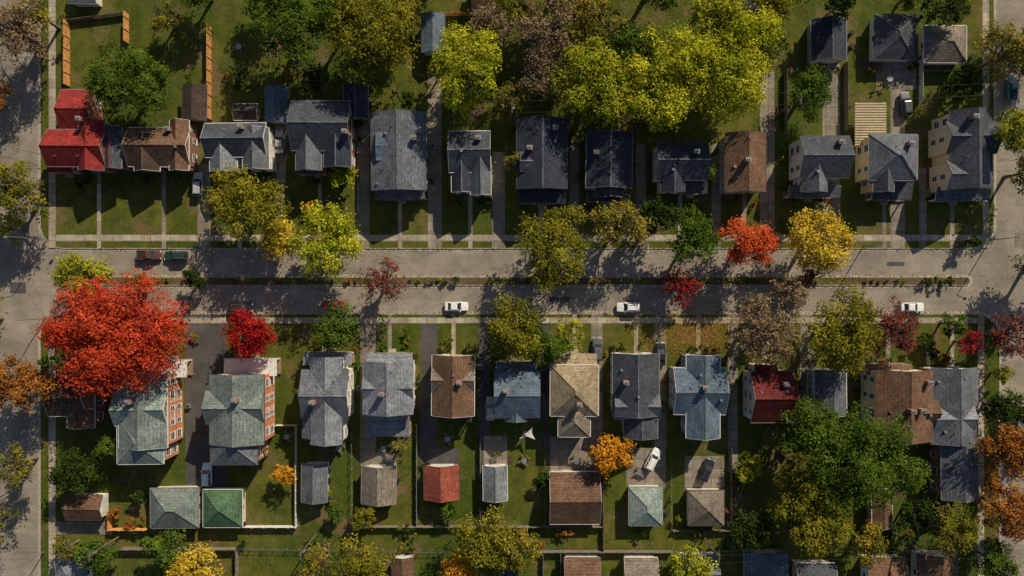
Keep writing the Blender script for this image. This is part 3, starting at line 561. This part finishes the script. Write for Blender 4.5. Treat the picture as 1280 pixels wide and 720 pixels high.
# ------------------------------------------------------------------ vehicles
PT={}
def paint(c):
    if c not in PT: PT[c]=m_paint('paint_%d'%len(PT),c)
    return PT[c]
def car(px,py,ang,c,kind='sedan',z=0.03,name='parked_car'):
    x,y=W(px,py); e=empty('pickup_truck' if kind=='truck' else name,(x,y,z),math.radians(ang)); suv=kind!='sedan'
    L=2.35; w=.92 if not suv else .96; zb=.95 if not suv else 1.08
    st=[(-L,.72,.55,.78),(-L+.12,.86,.33,zb-.04),(-1.7,w,.28,zb),(-.8,w,.26,zb),(.4,w,.26,zb),(1.0,w,.28,zb-.03),(1.7,w*.98,.3,zb-.14),(2.15,w*.9,.34,zb-.22),(L,.7,.42,zb-.32)]
    b=MB(); rings=[]
    for X,hw,zl,zt in st:
        rings.append([(X,-hw*.9,zl),(X,-hw,zl+.22),(X,-hw*.985,zt-.12),(X,-hw*.86,zt),(X,0,zt+.04),(X,hw*.86,zt),(X,hw*.985,zt-.12),(X,hw,zl+.22),(X,hw*.9,zl)])
    for i in range(len(rings)-1):
        for j in range(8): b.add([rings[i][j],rings[i][j+1],rings[i+1][j+1],rings[i+1][j]],[(0,1,2,3)])
        b.add([rings[i][0],rings[i+1][0],rings[i+1][8],rings[i][8]],[(0,1,2,3)])
    b.add(rings[0],[tuple(range(9))]); b.add(rings[-1],[tuple(range(9))[::-1]])
    o=b.build('body',[paint(c)],e); fixn(o)
    if kind=='sedan': B=(-1.75,.95); Tt=(-1.05,.15); ht=1.44
    elif kind=='truck': B=(-.5,1.25); Tt=(-.35,.55); ht=1.8
    else: B=(-2.2,1.0); Tt=(-1.95,.3); ht=1.7
    hb=w*.86; htp=w*.68; z0=zb-.02; gl=MB(); rf=MB()
    P=[(B[0],-hb,z0),(B[1],-hb,z0),(B[1],hb,z0),(B[0],hb,z0)]; Q=[(Tt[0],-htp,ht),(Tt[1],-htp,ht),(Tt[1],htp,ht),(Tt[0],htp,ht)]
    for i in range(4): j=(i+1)%4; gl.add([P[i],P[j],Q[j],Q[i]],[(0,1,2,3)])
    gl.build('windows',[GLASS],e)
    q=.04; rf.add([(Tt[0]-q,-htp-q,ht),(Tt[1]+q,-htp-q,ht),(Tt[1]+q,htp+q,ht),(Tt[0]-q,htp+q,ht),(Tt[0]+.15,-htp+.12,ht+.06),(Tt[1]-.15,-htp+.12,ht+.06),(Tt[1]-.15,htp-.12,ht+.06),(Tt[0]+.15,htp-.12,ht+.06)],[(0,1,5,4),(1,2,6,5),(2,3,7,6),(3,0,4,7),(4,5,6,7)])
    for i in range(4): rf.tube(P[i],Q[i],.055,.05,5)
    for sg in(-1,1):
        m=(B[0]+B[1])/2; rf.tube((m,sg*hb,z0),((Tt[0]+Tt[1])/2,sg*htp,ht),.05,.05,4); rf.box(.72,.9,sg*1.02-.1,sg*1.02+.1,zb-.02,zb+.12)
    rf.build('roof_and_pillars',[paint(c)],e)
    wh=MB(); hub=MB()
    for X in(-1.42,1.45):
        for sg in(-1,1):
            wh.tube((X,sg*(w-.22),.32),(X,sg*(w+.01),.32),.33,.33,16); hub.tube((X,sg*w,.32),(X,sg*(w+.02),.32),.19,.17,10)
    wh.build('tyres',[RUB],e); hub.build('hubs',[METAL],e)
    li=MB(); tl=MB()
    for sg in(-1,1): li.box(2.08,2.3,sg*.62-.17,sg*.62+.17,zb-.36,zb-.235); tl.box(-2.34,-2.18,sg*.66-.15,sg*.66+.15,zb-.2,zb-.06)
    li.build('headlights',[HL],e); tl.build('taillights',[TL],e)
    if kind=='truck':
        bd=MB(); bd.box(-2.2,-.6,-.72,.72,zb+.0,zb+.045); bd.build('bed_liner',[RUB],e)
        rl=MB(); rl.box(-2.25,-.55,-.9,-.74,zb-.02,zb+.14); rl.box(-2.25,-.55,.74,.9,zb-.02,zb+.14); rl.box(-2.38,-2.26,-.9,.9,zb-.02,zb+.14); rl.build('bed_rails',[paint(c)],e)
    if suv and kind!='truck':
        k=MB(); 
        for sg in(-1,1): k.tube((-1.7,sg*.5,ht+.12),(.1,sg*.5,ht+.12),.03,.03,5)
        k.build('roof_rails',[METAL],e)
wh_=(.8,.8,.79); bk=(.02,.022,.026); sv=(.42,.44,.46)
rz=-.14
for a in [(189,319,0,(.12,.05,.035),'truck',rz),(222,320,180,(.02,.05,.04),'suv',rz),(250,231,90,sv,'suv'),(351,178,90,sv,'sedan'),(303,384,0,bk,'suv',rz),(417,382,180,(.35,.02,.02),'sedan',rz),(571,383,0,wh_,'sedan',rz),(785,384,180,wh_,'suv',rz),
 (1138,384,0,wh_,'sedan',rz),(746,436,90,(.1,.11,.12),'suv'),(825,442,90,bk,'sedan'),(815,573,62,wh_,'suv'),(882,586,68,bk,'suv'),(261,592,90,wh_,'suv'),(613,510,90,sv,'sedan'),(1129,131,95,(.08,.09,.1),'suv'),(1262,112,88,(.05,.22,.25),'truck',rz)]: car(*a)
# ------------------------------------------------------------------ fences
def fence(pts,h,mat,style='board',name='wood_fence'):
    b=MB(); P=[W(*p) for p in pts]
    for (xa,ya),(xb,yb) in zip(P[:-1],P[1:]):
        L=math.hypot(xb-xa,yb-ya); tx,ty=(xb-xa)/L,(yb-ya)/L; nx,ny=-ty,tx
        def bx(u0,u1,w0,w1,z0,z1):
            vs=[(xa+tx*u+nx*w,ya+ty*u+ny*w,z) for z in(z0,z1) for u,w in((u0,w0),(u1,w0),(u1,w1),(u0,w1))]
            b.add(vs,[(3,2,1,0),(4,5,6,7),(0,1,5,4),(1,2,6,5),(2,3,7,6),(3,0,4,7)])
        k=0.
        while k<=L: bx(k-.06,k+.06,-.06,.06,0,h+.1); k+=2.4
        if style=='board':
            k=0.
            while k<L-.15: 
                dh=random.uniform(-.03,.03); bx(k+.01,k+.17,.065,.1,.05,h+dh); k+=.19
            bx(0,L,.105,.15,h*.8,h*.8+.09); bx(0,L,.105,.15,.4,.49)
        elif style=='chain':
            bx(0,L,-.025,.025,h-.03,h+.02)
            k=0.
            while k<L: bx(k,k+.02,-.01,.01,.05,h-.04); k+=.3
    b.build(name,[mat])
fence([(88,108),(88,28)],2.1,WOODF); fence([(162,55),(162,18)],2.1,WOODF); fence([(265,150),(265,35)],2.3,WOODF); fence([(88,28),(162,18)],1.3,GRAYF)
fence([(140,640),(140,660),(188,660)],1.7,WOODF); fence([(303,657),(372,657),(372,530)],1.4,WHF,name='white_fence'); fence([(372,530),(346,530)],1.4,WHF,name='white_fence')
fence([(150,684),(298,684),(298,730)],1.7,GRAYF); fence([(225,690),(225,740)],1.6,WOODF)
for x,a,b_ in [(441,540,655),(521,530,655),(600,545,655),(681,548,655),(753,560,690),(838,560,660),(912,560,690),(678,690,740),(700,690,740)]: fence([(x,a),(x,b_)],1.3,random.choice([GRAYF,GRAYF,METAL]),'chain' if x in(441,681,838) else 'board')
fence([(441,657),(753,657)],1.4,GRAYF); fence([(840,662),(912,662)],1.3,GRAYF); fence([(300,684),(560,688)],1.2,METAL,'chain','chain_link_fence'); fence([(675,688),(840,688)],1.5,GRAYF); fence([(552,20),(620,20)],1.7,WOODF)
fence([(1055,80),(1055,165)],1.6,GRAYF); fence([(1148,78),(1148,130)],1.5,WHF,name='white_fence'); fence([(980,90),(980,165)],1.5,GRAYF); fence([(1225,90),(1150,90)],1.2,METAL,'chain','chain_link_fence'); fence([(1157,440),(1157,455)],1.2,WHF)
pe=MB(); x0,y1=W(1070,130,2.5); x1,y0=W(1104,182,2.5)
for x in(x0,x1):
    for y in(y0,(y0+y1)/2,y1): pe.box(x-.1,x+.1,y-.1,y+.1,0,2.5)
pe.box(x0-.08,x0+.08,y0-.3,y1+.3,2.5,2.7); pe.box(x1-.08,x1+.08,y0-.3,y1+.3,2.5,2.7)
y=y0
while y<y1: pe.box(x0-.4,x1+.4,y,y+.3,2.702,2.85); y+=.5
pe.build('pergola',[m_plain('pergola_wood',(.5,.4,.27),.8)])
x,y=W(659,540); e=empty('shade_sail',(x,y,0)); b=MB()
c=[(-1.6,-.8,2.3),(1.5,-.9,2.7),(.9,1.3,2.5)]; b.add(c+[(0,-.4,2.2),(.9,.2,2.35),(-.2,.3,2.2)],[(0,3,5),(3,1,4),(5,4,2),(3,4,5)]); b.build('sail',[TRIM],e)
b=MB(); [b.tube((p[0],p[1],0),p,.05,.05,6) for p in c]; b.build('posts',[METAL],e)
def patio(px,py):
    x,y=W(px,py); e=empty('patio_table',(x,y,.03)); b=MB(); b.tube((0,0,0),(0,0,.72),.05,.05,6); b.tube((0,0,.72),(0,0,.76),.6,.6,14); b.build('table',[METAL],e)
    for a in range(4):
        X,Y=math.cos(a*1.57+.4)*1.0,math.sin(a*1.57+.4)*1.0; b=MB(); b.box(X-.22,X+.22,Y-.22,Y+.22,.42,.47)
        for i in(-.2,.2):
            for j in(-.2,.2): b.box(X+i-.02,X+i+.02,Y+j-.02,Y+j+.02,0,.42)
        b.box(X-.22,X+.22,Y+.2,Y+.24,.47,.9); b.build('chair',[DECK],e)
for p in [(480,560),(560,548),(655,575),(720,575),(425,560),(360,545),(800,590),(300,60),(1110,100)]: patio(*p)
def bin_(px,py,c):
    x,y=W(px,py); e=empty('trash_bin',(x,y,.02),random.random()*3); b=MB()
    v=[(-.24,-.28,0),(.24,-.28,0),(.24,.28,0),(-.24,.28,0),(-.3,-.36,1),(.3,-.36,1),(.3,.36,1),(-.3,.36,1)]; b.add(v,[(0,1,5,4),(1,2,6,5),(2,3,7,6),(3,0,4,7)]); b.build('bin_body',[paint(c)],e)
    b=MB(); b.box(-.33,.33,-.4,.38,1.0,1.07); b.build('lid',[RUB],e); b=MB(); b.tube((-.3,-.3,.12),(.3,-.3,.12),.12,.12,10); b.build('wheels',[RUB],e)
for i in range(22):
    g_=random.choice(GG[:17]); bin_(g_[1]+random.uniform(3,5),random.uniform(g_[2],g_[3]),random.choice([(.03,.08,.2),(.03,.12,.05),(.05,.05,.05)]))
for h in Hs[:27:2]:
    x=h.vols[0][1]+.9; y=h.c[1]+random.uniform(-3,3); e=empty('air_conditioner',(x,y,.02)); b=MB(); b.box(-.4,.4,-.4,.4,0,.8); b.build('case',[METAL],e); b=MB(); b.tube((0,0,.8),(0,0,.83),.32,.32,14); b.build('fan_grille',[RUB],e)
# ------------------------------------------------------------------ utility poles and lines
PX=[(150,670),(395,668),(640,670),(880,672),(1120,668),(1330,668),(-80,670)]
def upole(px,py,h=10.5):
    x,y=W(px,py); e=empty('utility_pole',(x,y,0)); b=MB(); b.tube((0,0,0),(0,0,h),.17,.11,10); b.box(-.07,.07,-1.2,1.2,h-.7,h-.55); b.build('pole',[POLE],e)
    b=MB(); b.tube((.3,0,h-2.3),(.3,0,h-1.4),.22,.22,10); b.build('transformer',[METAL],e)
    b=MB(); [b.tube((0,k,h-.55),(0,k,h-.38),.05,.04,6) for k in(-1.1,0.35,1.1)]; b.build('insulators',[RUB],e); return x,y,h
def wire(b,p,q,sag=1.0,n=10):
    pts=[Vector(p).lerp(Vector(q),i/n)-Vector((0,0,sag*4*(i/n)*(1-i/n))) for i in range(n+1)]
    for i in range(n): b.tube(pts[i],pts[i+1],.022,.022,4)
PS=sorted([upole(*p) for p in PX]); wb_=MB()
for a,c in zip(PS[:-1],PS[1:]):
    for k in(-1.1,.35,1.1): wire(wb_,(a[0],a[1]+k,10.1),(c[0],c[1]+k,10.1))
for i,h in enumerate(Hs[14:27]):
    p=min(PS,key=lambda q:abs(q[0]-h.c[0])); wire(wb_,(p[0],p[1],8.8),(h.c[0],h.vols[0][2]+.3,5.2),.6)
PT2=sorted([upole(*p) for p in [(-80,84),(150,128),(455,95),(640,150),(975,140),(1340,120)]])
for a,c in zip(PT2[:-1],PT2[1:]):
    for k in(-1.1,1.1): wire(wb_,(a[0],a[1]+k,10.1),(c[0],c[1]+k,10.1))
wb_.build('power_lines',[WIRE])
def lamp(px,py,dx,dy):
    x,y=W(px,py); e=empty('street_lamp',(x,y,0)); b=MB(); b.tube((0,0,0),(0,0,8),.12,.07,8); b.tube((0,0,7.9),(dx*2,dy*2,8.4),.05,.05,6); b.build('post',[METAL],e)
    b=MB(); b.box(dx*2-.3,dx*2+.3,dy*2-.18,dy*2+.18,8.32,8.48); b.build('lamp_head',[METAL],e)
for p in [(55,690,-1,0),(56,398,-.7,.7),(58,300,-1,0),(1238,300,1,0),(1244,400,1,0),(430,307,0,-1),(800,307,0,-1),(1080,307,0,-1)]: lamp(*p)
def sign(px,py):
    x,y=W(px,py); e=empty('stop_sign',(x,y,0)); b=MB(); b.tube((0,0,0),(0,0,2.2),.03,.03,6); b.build('post',[METAL],e)
    b=MB(); b.tube((0,.04,2.3),(0,.07,2.3),.38,.38,8); b.build('plate',[TL],e)
sign(76,307); sign(1222,395)
# ------------------------------------------------------------------ light, sky, camera
az=math.radians(31); el=math.radians(32)
d=Vector((-math.sin(az)*math.cos(el),-math.cos(az)*math.cos(el),-math.sin(el)))
L=bpy.data.lights.new('sun','SUN'); L.energy=5.0; L.angle=math.radians(.5); L.color=(1,.87,.66)
lo=bpy.data.objects.new('sun',L); COL.objects.link(lo); lo.rotation_euler=d.to_track_quat('-Z','Y').to_euler(); lo.location=(60,100,90)
w=bpy.data.worlds.new('World'); scn.world=w; w.use_nodes=True; nt=w.node_tree; bg=nt.nodes['Background']
sk=nt.nodes.new('ShaderNodeTexSky'); sk.sky_type='NISHITA'; sk.sun_disc=False; sk.sun_elevation=el; sk.sun_rotation=az
nt.links.new(sk.outputs[0],bg.inputs[0]); bg.inputs[1].default_value=.068
cam=bpy.data.cameras.new('camera'); co=bpy.data.objects.new('camera',cam); COL.objects.link(co); co.location=(0,0,H); cam.lens=24; cam.sensor_width=36; cam.clip_end=5000; scn.camera=co
scn.view_settings.view_transform='Standard'; scn.view_settings.look='None'; scn.view_settings.exposure=0
print('objects',len(bpy.data.objects))
